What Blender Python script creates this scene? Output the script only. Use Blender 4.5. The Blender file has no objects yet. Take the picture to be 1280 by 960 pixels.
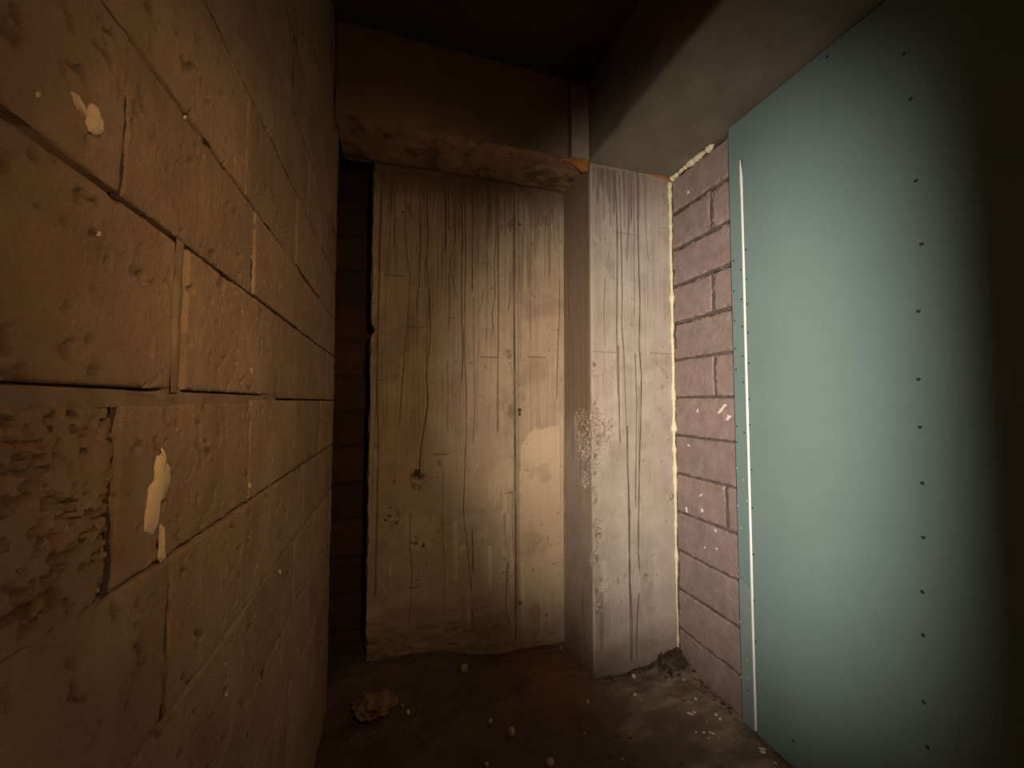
import bpy, math
import numpy as np
from mathutils import Matrix, Vector

# ------------------------------------------------------------------ camera
S = bpy.context.scene
COL = S.collection
EYE = 1.43
F, YAW, PIT, ROL = 490.0, .291, .045, .0007


def cam_axes():
    cy, sy, cp, sp = math.cos(YAW), math.sin(YAW), math.cos(PIT), math.sin(PIT)
    f = np.array([sy * cp, cy * cp, sp])
    r = np.array([cy, -sy, 0.])
    u = np.cross(r, f)
    c, s = math.cos(ROL), math.sin(ROL)
    return np.array([c * r + s * u, -s * r + c * u, f])


AX = cam_axes()
cd = bpy.data.cameras.new('camera')
cam = bpy.data.objects.new('camera', cd)
COL.objects.link(cam)
cd.sensor_fit = 'HORIZONTAL'
cd.sensor_width = 36.0
cd.lens = 36.0 * F / 1280.0
cd.clip_start = .02
m = Matrix.Identity(4)
for i in range(3):
    m[i][0], m[i][1], m[i][2] = AX[0][i], AX[1][i], -AX[2][i]
m[2][3] = EYE
cam.matrix_world = m
S.camera = cam

# ------------------------------------------------------------------ world, lamps, exposure
w = bpy.data.worlds.new('world')
S.world = w
w.use_nodes = True
w.node_tree.nodes['Background'].inputs[0].default_value = (1.0, .72, .5, 1)
w.node_tree.nodes['Background'].inputs[1].default_value = .002
S.view_settings.view_transform = 'Standard'
S.view_settings.look = 'None'
S.view_settings.gamma = 1
S.view_settings.use_curve_mapping = False
S.view_settings.exposure = 0.0


def spot(name, loc, target, power, color, angle, blend, radius):
    d = bpy.data.lights.new(name, 'SPOT')
    d.energy = power
    d.color = color
    d.spot_size = math.radians(angle)
    d.spot_blend = blend
    d.shadow_soft_size = radius
    o = bpy.data.objects.new(name, d)
    COL.objects.link(o)
    o.location = loc
    o.rotation_euler = (Vector(target) - Vector(loc)).to_track_quat('-Z', 'Y').to_euler()
    return o


# the neutral torch carried behind the camera, and a dim warm lamp beside it
spot('torch_lamp', (-.09, -.35, 1.45), (1.42, 1.42, 1.46), 330, (1.0, .91, .80), 73, 1.0, .08)
spot('warm_lamp', (.25, -.06, 1.82), (.03, 1.85, 1.36), 33, (1.0, .66, .35), 89, 1.0, .04)

# ------------------------------------------------------------------ helpers


def at(x, y, axis, val):
    """the point of the plane (axis = val) seen at pixel x, y of the 1280 x 960 frame"""
    d = AX.T @ np.array([(x - 640) / F, (480 - y) / F, 1.0])
    o = np.array([0, 0, EYE])
    return o + d * (val - o[axis]) / d[axis]


def vnoise(x, y, seed):
    rs = np.random.RandomState(seed % 100000)
    T = rs.rand(256, 256)
    xi, yi = np.floor(x).astype(int), np.floor(y).astype(int)
    fx, fy = x - xi, y - yi
    fx, fy = fx * fx * (3 - 2 * fx), fy * fy * (3 - 2 * fy)
    a, b = T[xi & 255, yi & 255], T[(xi + 1) & 255, yi & 255]
    c, d = T[xi & 255, (yi + 1) & 255], T[(xi + 1) & 255, (yi + 1) & 255]
    return (a * (1 - fx) + b * fx) * (1 - fy) + (c * (1 - fx) + d * fx) * fy


def fbm(x, y, scale, seed, octaves=4, gain=.5):
    s, a, t = 0, 1., 0
    for i in range(octaves):
        s = s + a * (vnoise(x / scale, y / scale, seed + 17 * i) - .5)
        t += a
        a *= gain
        scale /= 2.03
    return s / t * 2


def smooth(e0, e1, x):
    t = np.clip((x - e0) / (e1 - e0), 0, 1)
    return t * t * (3 - 2 * t)


def link(name, me, mat, parent=None):
    o = bpy.data.objects.new(name, me)
    COL.objects.link(o)
    if mat:
        me.materials.append(mat)
    if parent:
        o.parent = parent
    return o


def tag(o, label=None, cat=None, group=None, kind=None):
    for k, v in (('label', label), ('category', cat), ('group', group), ('kind', kind)):
        if v:
            o[k] = v
    return o


def empty(name, loc=(0, 0, 0)):
    o = bpy.data.objects.new(name, None)
    COL.objects.link(o)
    o.location = loc
    o.empty_display_size = .05
    return o


def mesh(name, verts, faces, center=None, smooth_shade=True, wear=None):
    v = np.asarray(verts, float).reshape(-1, 3)
    if center is not None:
        v = v - np.asarray(center)
    me = bpy.data.meshes.new(name)
    cnt = np.array([len(q) for q in faces], np.int32)
    flat = np.fromiter((i for q in faces for i in q), np.int32, int(cnt.sum()))
    me.vertices.add(len(v))
    me.vertices.foreach_set('co', v.astype(np.float32).ravel())
    me.loops.add(len(flat))
    me.loops.foreach_set('vertex_index', flat)
    me.polygons.add(len(cnt))
    me.polygons.foreach_set('loop_start', np.concatenate([[0], np.cumsum(cnt)[:-1]]).astype(np.int32))
    me.update(calc_edges=True)
    me.validate()
    me.polygons.foreach_set('use_smooth', np.full(len(me.polygons), bool(smooth_shade)))
    if wear is not None:
        a = me.attributes.new('wear', 'FLOAT_COLOR', 'POINT')
        full = np.zeros((len(v), 4), np.float32)
        full[:len(wear)] = wear
        full[:, 3] = 1
        a.data.foreach_set('color', full.ravel())
    me.update()
    if smooth_shade:
        me.set_sharp_from_angle(angle=math.radians(62))
    return me


def grid_faces(nu, nv, flip=False, base=0):
    i, j = np.meshgrid(np.arange(nu - 1), np.arange(nv - 1), indexing='ij')
    a = (i * nv + j).ravel() + base
    q = np.stack([a, a + nv, a + nv + 1, a + 1], 1)
    if flip:
        q = q[:, ::-1]
    return q.tolist()


def slab(name, P, ext, mat, parent=None, center=None, flip=False, wear=None, flat=False):
    """closed solid: displaced front grid P (nu, nv, 3), sides pulled along ext, flat back"""
    nu, nv = P.shape[:2]
    V = P.reshape(-1, 3)
    f = grid_faces(nu, nv, flip)
    idx = np.arange(nu * nv).reshape(nu, nv)
    ring = np.concatenate([idx[:, 0], idx[-1, 1:], idx[-2::-1, -1], idx[0, -2:0:-1]])
    n = len(ring)
    B = V[ring] + np.asarray(ext)
    b0 = nu * nv
    for k in range(n):
        k2 = (k + 1) % n
        q = [int(ring[k]), b0 + k, b0 + k2, int(ring[k2])]
        f.append(q[::-1] if flip else q)
    back = list(range(b0, b0 + n))
    f.append(back if flip else back[::-1])
    V = np.concatenate([V, B])
    if center is None:
        center = P.reshape(-1, 3).mean(0)
    wr = None if wear is None else wear.reshape(-1, 4)
    me = mesh(name, V, f, center, not flat, wr)
    # hard rim where the sides start
    o = link(name, me, mat, parent)
    o.location = center
    return o


def box(name, lo, hi, mat, parent=None):
    x0, y0, z0 = lo
    x1, y1, z1 = hi
    v = [(x, y, z) for x in (x0, x1) for y in (y0, y1) for z in (z0, z1)]
    f = [(0, 1, 3, 2), (4, 6, 7, 5), (0, 4, 5, 1), (2, 3, 7, 6), (0, 2, 6, 4), (1, 5, 7, 3)]
    c = [(x0 + x1) / 2, (y0 + y1) / 2, (z0 + z1) / 2]
    o = link(name, mesh(name, v, f, c, False), mat, parent)
    o.location = c
    return o


def prism(name, pts, ext, mat, parent=None, flip=False):
    """solid from a planar outline pulled along ext"""
    p = np.asarray(pts, float)
    n = len(p)
    V = np.concatenate([p, p + np.asarray(ext)])
    f = [list(range(n)), list(range(2 * n - 1, n - 1, -1))]
    for k in range(n):
        k2 = (k + 1) % n
        f.append([k2, k, n + k, n + k2])
    if flip:
        f = [q[::-1] for q in f]
    c = V.mean(0)
    o = link(name, mesh(name, V, f, c, False), mat, parent)
    o.location = c
    return o


# ------------------------------------------------------------------ materials


def material(name, c0, c1, scale=9., bump=.25, fine=220., rough=.9, stain=None, pale=None, spread=(.3, .7),
             vary=0., detail=8., bump_dist=.004, third=None):
    mt = bpy.data.materials.new(name)
    mt.use_nodes = True
    N, L = mt.node_tree.nodes, mt.node_tree.links
    bs = N['Principled BSDF']
    bs.inputs['Roughness'].default_value = rough
    bs.inputs['Specular IOR Level'].default_value = .25
    geo = N.new('ShaderNodeNewGeometry')
    n1 = N.new('ShaderNodeTexNoise')
    n1.inputs['Scale'].default_value = scale
    n1.inputs['Detail'].default_value = detail
    n1.inputs['Roughness'].default_value = .62
    L.new(geo.outputs['Position'], n1.inputs['Vector'])
    ramp = N.new('ShaderNodeValToRGB')
    ramp.color_ramp.elements[0].position, ramp.color_ramp.elements[1].position = spread
    ramp.color_ramp.elements[0].color = (*c0, 1)
    ramp.color_ramp.elements[1].color = (*c1, 1)
    L.new(n1.outputs['Fac'], ramp.inputs['Fac'])
    out = ramp.outputs['Color']
    n2 = N.new('ShaderNodeTexNoise')
    n2.inputs['Scale'].default_value = fine
    n2.inputs['Detail'].default_value = 4
    L.new(geo.outputs['Position'], n2.inputs['Vector'])

    def mix(fac, a, b, mode='MIX'):
        x = N.new('ShaderNodeMix')
        x.data_type = 'RGBA'
        x.blend_type = mode
        if isinstance(fac, float):
            x.inputs[0].default_value = fac
        else:
            L.new(fac, x.inputs[0])
        L.new(a, x.inputs[6])
        if isinstance(b, tuple):
            x.inputs[7].default_value = (*b, 1)
        else:
            L.new(b, x.inputs[7])
        return x.outputs[2]

    out = mix(.22, out, n2.outputs['Fac'], 'OVERLAY')
    if vary:
        oi = N.new('ShaderNodeObjectInfo')
        hs = N.new('ShaderNodeHueSaturation')
        mr = N.new('ShaderNodeMapRange')
        mr.inputs[3].default_value, mr.inputs[4].default_value = 1 - vary, 1 + vary
        L.new(oi.outputs['Random'], mr.inputs[0])
        L.new(mr.outputs[0], hs.inputs['Value'])
        L.new(out, hs.inputs['Color'])
        out = hs.outputs['Color']
    if stain or pale:
        at_ = N.new('ShaderNodeAttribute')
        at_.attribute_name = 'wear'
        sp = N.new('ShaderNodeSeparateColor')
        L.new(at_.outputs['Color'], sp.inputs[0])
        if pale:
            out = mix(sp.outputs[1], out, pale)
        if stain:
            out = mix(sp.outputs[0], out, stain)
        if third:
            out = mix(sp.outputs[2], out, third)
    L.new(out, bs.inputs['Base Color'])
    n3 = N.new('ShaderNodeTexNoise')
    n3.inputs['Scale'].default_value = fine * .35
    n3.inputs['Detail'].default_value = 6
    n3.inputs['Roughness'].default_value = .7
    L.new(geo.outputs['Position'], n3.inputs['Vector'])
    bp = N.new('ShaderNodeBump')
    bp.inputs['Strength'].default_value = bump
    bp.inputs['Distance'].default_value = bump_dist
    L.new(n3.outputs['Fac'], bp.inputs['Height'])
    L.new(bp.outputs['Normal'], bs.inputs['Normal'])
    return mt


M = {}
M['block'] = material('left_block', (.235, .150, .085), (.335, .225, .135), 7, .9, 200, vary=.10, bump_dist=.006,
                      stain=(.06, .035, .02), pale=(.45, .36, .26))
M['joint_dirt'] = material('left_joint_dirt', (.045, .027, .015), (.10, .064, .038), 14, .5, 200)
M['mortar'] = material('left_mortar', (.17, .11, .065), (.27, .185, .115), 14, .5, 200)
M['brick'] = material('right_brick', (.27, .19, .165), (.37, .275, .245), 16, .6, 300, vary=.08)
M['brick_mortar'] = material('right_mortar', (.10, .07, .06), (.17, .125, .105), 20, .6, 220)
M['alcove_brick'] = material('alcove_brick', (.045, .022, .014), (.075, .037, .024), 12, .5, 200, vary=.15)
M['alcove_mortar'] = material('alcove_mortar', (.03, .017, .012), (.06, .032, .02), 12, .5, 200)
M['panel'] = material('panel_concrete', (.335, .235, .15), (.43, .315, .21), 5, .25, 260,
                      stain=(.055, .032, .018), pale=(.58, .43, .27), third=(.17, .115, .07))
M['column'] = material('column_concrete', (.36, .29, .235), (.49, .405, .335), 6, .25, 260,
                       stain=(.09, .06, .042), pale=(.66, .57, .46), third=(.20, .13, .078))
M['beam'] = material('beam_concrete', (.185, .157, .118), (.26, .225, .173), 4, .2, 200,
                     stain=(.06, .045, .035), pale=(.36, .31, .25))
M['cross_beam'] = material('cross_beam_concrete', (.34, .21, .11), (.46, .29, .16), 4, .25, 200,
                           stain=(.07, .042, .022), pale=(.26, .175, .105))
M['end_strip'] = material('strip_concrete', (.40, .30, .205), (.50, .38, .265), 9, .3, 220)
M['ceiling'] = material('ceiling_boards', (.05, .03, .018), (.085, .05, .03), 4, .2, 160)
M['floor'] = material('floor_screed', (.060, .039, .023), (.108, .074, .046), 5, .6, 160, rough=.85,
                      stain=(.045, .028, .018), pale=(.33, .26, .185), third=(.20, .095, .055))
M['board'] = material('green_plasterboard', (.172, .246, .226), (.192, .270, .250), 3, .05, 400, rough=.75)
M['strip'] = material('green_plasterboard_strip', (.205, .268, .25), (.235, .298, .28), 12, .06, 400, rough=.7)
M['bead'] = material('white_filler', (.80, .80, .76), (.88, .88, .84), 30, .1, 300, rough=.6)
M['screw'] = material('black_screw', (.012, .012, .012), (.02, .02, .02), 40, .05, 300, rough=.5)
M['foam'] = material('cured_foam', (.76, .64, .40), (.88, .79, .56), 40, .3, 200, rough=.7)
M['orange'] = material('orange_packing', (.42, .15, .025), (.55, .21, .04), 25, .2, 200, rough=.7)
M['splash'] = material('cream_plaster', (.60, .45, .27), (.70, .54, .34), 20, .15, 300)
M['fleck'] = material('pale_fleck', (.72, .62, .54), (.82, .72, .64), 30, .1, 300)
M['stone'] = material('stone', (.30, .23, .15), (.42, .33, .23), 30, .4, 220, vary=.2)
M['chip'] = material('white_chip', (.62, .55, .46), (.75, .68, .58), 30, .3, 220, vary=.15)
M['lump'] = material('mortar_lump', (.08, .045, .025), (.26, .155, .085), 26, .6, 160)
M['dirt'] = material('dark_dirt', (.045, .03, .02), (.10, .068, .045), 30, .6, 200)
M['dark'] = material('dark_core', (.02, .014, .01), (.03, .02, .014), 10, .2, 200)

# ------------------------------------------------------------------ large structure
FX0, FX1, FY0, FY1 = -.80, 1.62, -1.2, 2.62
XL, XC, XR, YC, YP, YA, YEND = -.28, 1.001, 1.522, 1.874, 2.212, 2.46, 2.05
ZB, ZCEIL = EYE + 1.303, EYE + 1.747


def floor_height(x, y):
    h = .008 * fbm(x, y, .5, 3) + .008 * fbm(x, y, .09, 5, 5, .65)
    ridg = 1 - np.abs(fbm(x * .6 + .25 * fbm(x, y, .2, 8), y * 1.8, .12, 9, 4, .6))
    h = h + .009 * (ridg ** 4 - .3)
    h = h + .085 * np.exp(-((np.maximum(2.2 - y, 0)) / .14) ** 2) * (1 - smooth(.15, .62, x)) * smooth(-.5, -.2, x)
    h = h + .014 * np.exp(-(((x - .80) / .17) ** 2 + ((y - 2.05) / .2) ** 2))
    h = h + .006 * smooth(.85, 1.1, x) * (1 - np.abs(fbm(x * .8 + .1 * fbm(x, y, .15, 61), y * 2.2, .16, 62, 3)) * 3).clip(0, 1) ** 3
    h = h + .004 * np.abs(fbm(x, y, .03, 63, 3, .6)) ** 1.5
    d = np.hypot((x - 1.47) / .13, (y - 1.84) / .09)
    h = h + .055 * np.exp(-d ** 2) * (1 + .7 * fbm(x, y, .035, 77, 3))
    return h


nx, ny = 330, 470
gx, gy = np.meshgrid(np.linspace(FX0, FX1, nx), np.linspace(FY0, FY1, ny), indexing='ij')
gz = floor_height(gx, gy)
wf = np.zeros((nx, ny, 4))
wf[..., 0] = np.clip(smooth(.1, .7, fbm(gx, gy, .25, 21)) * .5 + np.exp(-np.hypot((gx - 1.47) / .12, (gy - 1.83) / .08) ** 2) * .8, 0, 1)
wf[..., 1] = np.clip((.35 + .65 * smooth(-.2, .5, fbm(gx * .7, gy * 1.6, .10, 23, 5, .6))) * .85 * smooth(.72, 1.15, gx), 0, 1)
rp = np.exp(-(((gx - .80) / .22) ** 2 + ((gy - 1.98) / .24) ** 2)) * smooth(-.5, .3, fbm(gx, gy, .12, 31) + .25)
wf[..., 2] = np.clip(rp * .9, 0, .9)
fl = slab('floor', np.stack([gx, gy, gz], -1), (0, 0, -.15), M['floor'], wear=wf, center=(.4, .7, 0))
tag(fl, kind='structure')
tag(box('added_shade_wall', (.33, -.25, -.02), (1.50, -.03, ZCEIL), M['cross_beam']), kind='structure')  # unseen wall stub, added to shade the near end of the green board
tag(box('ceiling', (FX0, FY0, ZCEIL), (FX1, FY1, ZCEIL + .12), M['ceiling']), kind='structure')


def block(name, parent, o, u, v, n, wd, ht, depth, res, seed, mat, rough=.0012, edge=.006, chip=.4, pit=0., pitscale=.009,
          proud=0., custom=None, spots=.005, lead=1., dirt=0.):  # dirt: strength of the shade painted into the pits
    """one masonry unit: displaced face with worn edges on a solid body"""
    o, u, v, n = map(lambda q: np.asarray(q, float), (o, u, v, n))
    nu, nv = max(4, int(wd / res)), max(4, int(ht / res))
    a, b = np.meshgrid(np.linspace(0, wd, nu), np.linspace(0, ht, nv), indexing='ij')
    d = np.minimum(np.minimum(a * lead, (wd - a) * lead), np.minimum(b, ht - b))
    d = d + edge * chip * fbm(a, b, .035, seed + 1, 3)
    t = np.clip(1 - d / edge, 0, 1.0)
    h = proud + rough * fbm(a, b, .09, seed, 4, .6) - edge * .9 * t ** 2
    if pit:
        aw = .8 * a + .6 * b + .004 * fbm(a, b, .015, seed + 41, 2)
        bw = .8 * b - .6 * a + .004 * fbm(a, b, .015, seed + 42, 2)
        p = fbm(aw, bw, pitscale, seed + 5, 3, .55)
        big = fbm(a, b, .07, seed + 6, 2)
        pm = smooth(.16, .36, p + .25 * big)
        h = h - pit * smooth(.16, .36, p + .25 * big) + pit * .22 * fbm(a, b, .02, seed + 9, 3)
    # rare larger pits everywhere, their shade painted in as a dark tone
    p2 = fbm(.8 * a + .6 * b + .005 * fbm(a, b, .012, seed + 43, 2), .8 * b - .6 * a + .005 * fbm(a, b, .012, seed + 44, 2), .016, seed + 12, 2, .5)
    sm_ = smooth(.47, .60, p2 + .12 * fbm(a, b, .1, seed + 3, 2))
    h = h - spots * sm_
    if custom is not None:
        h = h + custom(a, b)
    wr_ = None
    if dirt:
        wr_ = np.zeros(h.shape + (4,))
        wr_[..., 0] = dirt * np.maximum(sm_, pm * .32 if pit else 0)  # pit shade put into the colour
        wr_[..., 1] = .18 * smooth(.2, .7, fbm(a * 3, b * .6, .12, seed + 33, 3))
    wob = .0012
    da = wob * fbm(b, a * 0 + 3.1, .05, seed + 20, 3)
    P = o + a[..., None] * u + b[..., None] * v + h[..., None] * n + (da * (np.abs(a / wd - .5) > .35))[..., None] * u
    cross = np.dot(np.cross(u, v), n)
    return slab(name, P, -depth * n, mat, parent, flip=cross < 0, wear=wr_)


# ---- left block wall -------------------------------------------------------
wl = empty('wall_left')
tag(wl, kind='structure')
seams_z = [-1.43, -1.24, -1.032, -.824, -.618, -.410, -.202, .006, .216, .396, .604, .812, 1.020, 1.228, 1.436, 1.644, 1.745]
phase = {-.202: .520, .006: .642, .216: .512, .396: .855, -.410: .634, -.618: .53, -.824: .66, -1.032: .50, -1.24: .63,
         -1.43: .52, .604: .60, .812: .78, 1.020: .62, 1.228: .80, 1.436: .60, 1.644: .8}
GAP = .0065
mv, mf = [], []
fv, ff_ = [], []


def mortar_strip(p0, du, dv, length, width, nrm, depth_fn, res=.005, rows=5, flush=False):
    """bed or head joint as a lumpy ribbon with real relief"""
    p0, du, dv, nrm = map(lambda q: np.asarray(q, float), (p0, du, dv, nrm))
    n = max(3, int(length / res))
    a, b = np.meshgrid(np.linspace(0, length, n), np.linspace(0, 1, rows), indexing='ij')
    P, w_ = depth_fn(a, b)
    pos = p0 + a[..., None] * du + (b * w_)[..., None] * dv * width - P[..., None] * nrm
    tv, tf_ = (fv, ff_) if flush else (mv, mf)
    base = sum(len(q) for q in tv)
    tv.append(pos.reshape(-1, 3))
    tf_ += grid_faces(n, rows, np.dot(np.cross(du, dv), nrm) < 0, base)


seed = 100
for k in range(len(seams_z) - 1):
    z0, z1 = seams_z[k], seams_z[k + 1]
    ph = phase[z0]
    js = [ph + .396 * i for i in range(-4, 6)]
    ends = [-.75] + [y for y in js if -.6 < y < YEND - .06] + [YEND]
    for y0, y1 in zip(ends[:-1], ends[1:]):
        seed += 31
        near = (y0 < .95 and y1 > .30 and z1 > -.70 and z0 < .75)
        mid = (y1 > .3 and z1 > -1.3 and z0 < 1.3)
        res = .0032 if near else (.0065 if mid else .02)
        lo = z0 + GAP / 2
        hi = z1 - GAP / 2
        ya, yb = y0 + .0017, y1 - .0017
        if y1 < .6:
            yb -= .003
        if z0 == .006 and y1 < 1.1:
            lo = z0 + .010
        if z0 == .006 and y0 > .6 and y1 < 1.1:
            ya += .006
        if z0 == -.202 and y1 < .95:
            hi = z1 - .010
        if z0 == .006 and abs(y1 - .642) < .01:
            yb = .622
        if y1 == YEND:
            yb = YEND
        pit, rough = 0., .0026
        custom = None
        if z0 == -.202 and y1 < .6:
            pit, rough = .011, .0045
        elif z0 == -.410 and y1 < .7:
            pit, rough = 0., .0035

            def custom(a, b, W=yb - ya, Hh=hi - lo):
                y = ya + a
                zf = b / Hh
                return -.016 * smooth(.55, .95, zf + .12 * fbm(a, b, .06, 4242, 3)) * (1 - smooth(.50, .60, y)) * \
                    (.7 + .6 * fbm(a, b, .03, 515, 3))
        elif z0 == .006 and y1 < .7:
            pit = 0.
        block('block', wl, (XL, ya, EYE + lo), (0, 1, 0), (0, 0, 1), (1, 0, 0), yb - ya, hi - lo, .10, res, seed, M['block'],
              rough=rough, edge=.0034, chip=1.1, pit=pit, proud=.0015 * math.sin(seed * 1.7), custom=custom, lead=3., dirt=.5)  # dirt sets how dark the painted pit shade is
        # head joint
        if y1 < YEND - .01:
            wdt = .026 if (z0 == .006 and abs(y1 - .642) < .01) else GAP + .008
            st = yb - .004
            flush = (z0 == .006 and abs(y1 - .642) < .01)
            sd = seed

            def dfn(a, b, sd=sd, flush=flush):
                r = np.clip(.005 + .006 * fbm(a, b * .02, .05, sd + 3, 4, .6), .001, .012)
                if flush:
                    r = .0005 + .002 * fbm(a, b * .02, .03, sd + 3, 3) + .012 * (b < .12) * smooth(.03, .07, a) * (1 - smooth(.13, .16, a))
                    r = r + .004 * (b > .9)
                return r, 1.
            mortar_strip((XL, st, EYE + lo - .004), (0, 0, 1), (0, 1, 0), hi - lo + .008, wdt, (1, 0, 0), dfn,
                         .004 if near or mid else .02, 5, flush)
    # bed joint under this course
    zc = z0
    for ya, yb in ((-.75, .2), (.2, 1.1), (1.1, YEND)):
        sd = int(9000 + k * 41 + ya * 10)
        special = (z0 == .006 and yb <= 1.1)

        def bfn(a, b, sd=sd, special=special, ya=ya, z0=z0):
            y = ya + a
            r = np.clip(.017 + .022 * fbm(a, b * .01, .10, sd, 4, .65), .002, .034)
            wv = np.ones_like(a)
            if special:
                cut = (1 - smooth(.600, .612, y)) + smooth(.645, .655, y) * (1 - smooth(.985, 1.0, y))
                wv = 1 - .17 * cut * (b > .7)
                r = .0025 + .002 * fbm(a, b * .01, .05, sd, 3) + .025 * cut * (b > .95)
                r = r + .010 * np.exp(-((y - .575) / .035) ** 2) * (b > .5)
            if z0 == .216 and ya == .2:
                r = np.maximum(r, .034 * smooth(.28, .33, y) * (1 - smooth(.70, .86, y)))
            if z0 == -.202 and ya == .2:
                r = np.maximum(r + .012, .034 * np.exp(-((y - .545) / .05) ** 2))
            if z0 == .396 and ya == .2:
                r = np.maximum(r + .006, .034 * np.exp(-((y - .505) / .02) ** 2))
            return r, wv
        lo_z = zc - GAP / 2 - .004
        wd_ = GAP + .008
        if special:
            lo_z, wd_ = zc - .012, .026
        mortar_strip((XL, ya, EYE + lo_z), (0, 1, 0), (0, 0, 1), yb - ya, wd_, (1, 0, 0), bfn, .004 if ya > 0 else .02, 8, special)
MV = np.concatenate(mv)
mo = link('mortar', mesh('mortar', MV, mf), M['joint_dirt'], wl)
link('mortar', mesh('mortar', np.concatenate(fv), ff_), M['mortar'], wl)['label'] = 'smooth flush mortar'
box('wall_core', (XL - .15, -.75, 0), (XL - .032, YEND - .003, ZCEIL), M['dark'], wl)


def splash(outline, name, label, plane_fn, ext, mat, parent, seed):
    """a thin crust of plaster with an irregular outline and a domed face"""
    p = np.array(outline, float)
    q = []
    for i in range(len(p)):
        a, b = p[i], p[(i + 1) % len(p)]
        for t in (0, .34, .67):
            q.append(a + (b - a) * t)
    q = np.array(q)
    rs = np.random.RandomState(seed)
    q = q + rs.normal(0, .45, q.shape)
    ring = np.array([plane_fn(x, y) for x, y in q])
    c = ring.mean(0)
    e = np.asarray(ext)
    inner = c + (ring - c) * .8 + e
    V = np.concatenate([ring - e * .5, inner, [c + e * 1.15]])
    n = len(ring)
    f = []
    for k in range(n):
        k2 = (k + 1) % n
        f += [[k, k2, n + k2, n + k], [n + k, n + k2, 2 * n]]
    f.append(list(range(n - 1, -1, -1)))
    o = link(name, mesh(name, V, f, c), mat, parent)
    o.location = c
    if label:
        o['label'] = label
    return o


onleft = lambda x, y: at(x, y, 0, XL + .0015)
ex = (.003, 0, 0)
splash([(113, 131), (118, 130), (123, 142), (127, 156), (126, 168), (121, 171), (113, 164), (108, 152), (110, 142)],
       'plaster_splash', 'cream leaf-shaped plaster splash', onleft, ex, M['splash'], wl, 1)
splash([(89, 115), (92, 115), (101, 130), (109, 147), (106, 148), (97, 134)], 'plaster_splash', 'thin cream plaster streak', onleft, ex, M['splash'], wl, 2)
splash([(203, 559), (206, 561), (207, 575), (212, 581), (213, 600), (208, 615), (204, 626), (198, 628), (196, 645), (192, 668),
        (182, 664), (183, 640), (186, 622), (187, 611), (194, 600), (196, 578), (198, 569), (202, 569)],
       'plaster_splash', 'long ragged cream plaster smear', onleft, ex, M['splash'], wl, 3)
splash([(201, 655), (203, 655), (203, 680), (202, 692), (204, 701), (202, 704), (198, 697), (200, 690), (200, 672)], 'plaster_splash',
       'narrow cream plaster drip', onleft, ex, M['splash'], wl, 4)
for i, (x, y, r) in enumerate([(312, 607, 2.5), (314, 463, 2), (47, 118, 3), (123, 292, 2.5), (231, 147, 2.), (303, 390, 1.5), (350, 715, 2.5), (283, 868, 2.5), (281, 830, 1.7)]):
    splash([(x - r * .6, y - r), (x + r * .5, y - r * 1.3), (x + r * .8, y + r), (x - r * .5, y + r * 1.4)], 'plaster_fleck', None, onleft, (.001, 0, 0), M['splash'], wl, 40 + i)

# ---- recess brick wall seen through the slot -------------------------------
wa = empty('wall_recess')
tag(wa, kind='structure')
ca = .208
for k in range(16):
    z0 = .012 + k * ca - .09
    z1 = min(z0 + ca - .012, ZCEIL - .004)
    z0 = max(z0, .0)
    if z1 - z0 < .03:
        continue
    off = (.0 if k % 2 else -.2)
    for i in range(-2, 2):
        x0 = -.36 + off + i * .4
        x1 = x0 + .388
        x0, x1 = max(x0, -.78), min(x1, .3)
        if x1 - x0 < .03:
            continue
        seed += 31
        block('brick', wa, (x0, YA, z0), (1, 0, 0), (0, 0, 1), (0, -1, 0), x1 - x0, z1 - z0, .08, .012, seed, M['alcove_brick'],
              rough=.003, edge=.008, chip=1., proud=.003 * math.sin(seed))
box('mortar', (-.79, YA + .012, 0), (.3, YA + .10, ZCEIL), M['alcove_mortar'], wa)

# ---- right brick wall ------------------------------------------------------
wr = empty('wall_right')
tag(wr, kind='structure')
cb = .2115
zs = [EYE + .024 + cb * i for i in range(-7, 7)]
rb_v = []
for i, z in enumerate(zs):
    z0, z1 = z + .006, z + cb - .006
    if i > 7:
        z1 -= .006
    z0 = max(z0, 0.003)
    z1 = min(z1, ZB - .004)
    if z1 - z0 < .03:
        continue
    rel = i - 7
    odd = rel in (4, 2, 0, -3)
    js = [1.574] if odd else []
    if rel == -3:
        js = [1.52]
    ends = [1.36] + js + [YC - .004]
    for y0, y1 in zip(ends[:-1], ends[1:]):
        seed += 31
        block('brick', wr, (XR, y0 + (.004 if y0 > 1.4 else 0), z0), (0, 1, 0), (0, 0, 1), (-1, 0, 0), y1 - y0 - .006, z1 - z0, .09, .0055, seed, M['brick'],
              rough=.002, edge=.012 if rel > 0 else .006, chip=1.5, proud=.0015 * math.sin(seed * 2.3), pit=.0012, pitscale=.006, spots=.002)
# bed joints: lumpy ribbons
mv.clear()
mf.clear()
for i, z in enumerate(zs):
    def rfn(a, b, sd=7000 + i * 13):
        return .009 + .006 * fbm(a, b * .01, .05, sd, 3, .6), 1.
    mortar_strip((XR, 1.36, z - .010), (0, 1, 0), (0, 0, 1), YC - 1.36, .020, (-1, 0, 0), rfn, .005, 6)
    mortar_strip((XR, YC - .022, z), (0, 0, 1), (0, 1, 0), cb, .022, (-1, 0, 0), lambda a, b: (.002 + 0 * a, 1.), .02, 3)
    y = 1.574 if (i - 7) in (4, 2, 0) else (1.52 if i - 7 == -3 else None)
    if y:
        def rfn2(a, b, sd=7500 + i * 13):
            return .003 + .003 * fbm(a, b * .01, .05, sd, 3, .6), 1.
        mortar_strip((XR, y - .008, z), (0, 0, 1), (0, 1, 0), cb, .016, (-1, 0, 0), rfn2, .005, 5)
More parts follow.
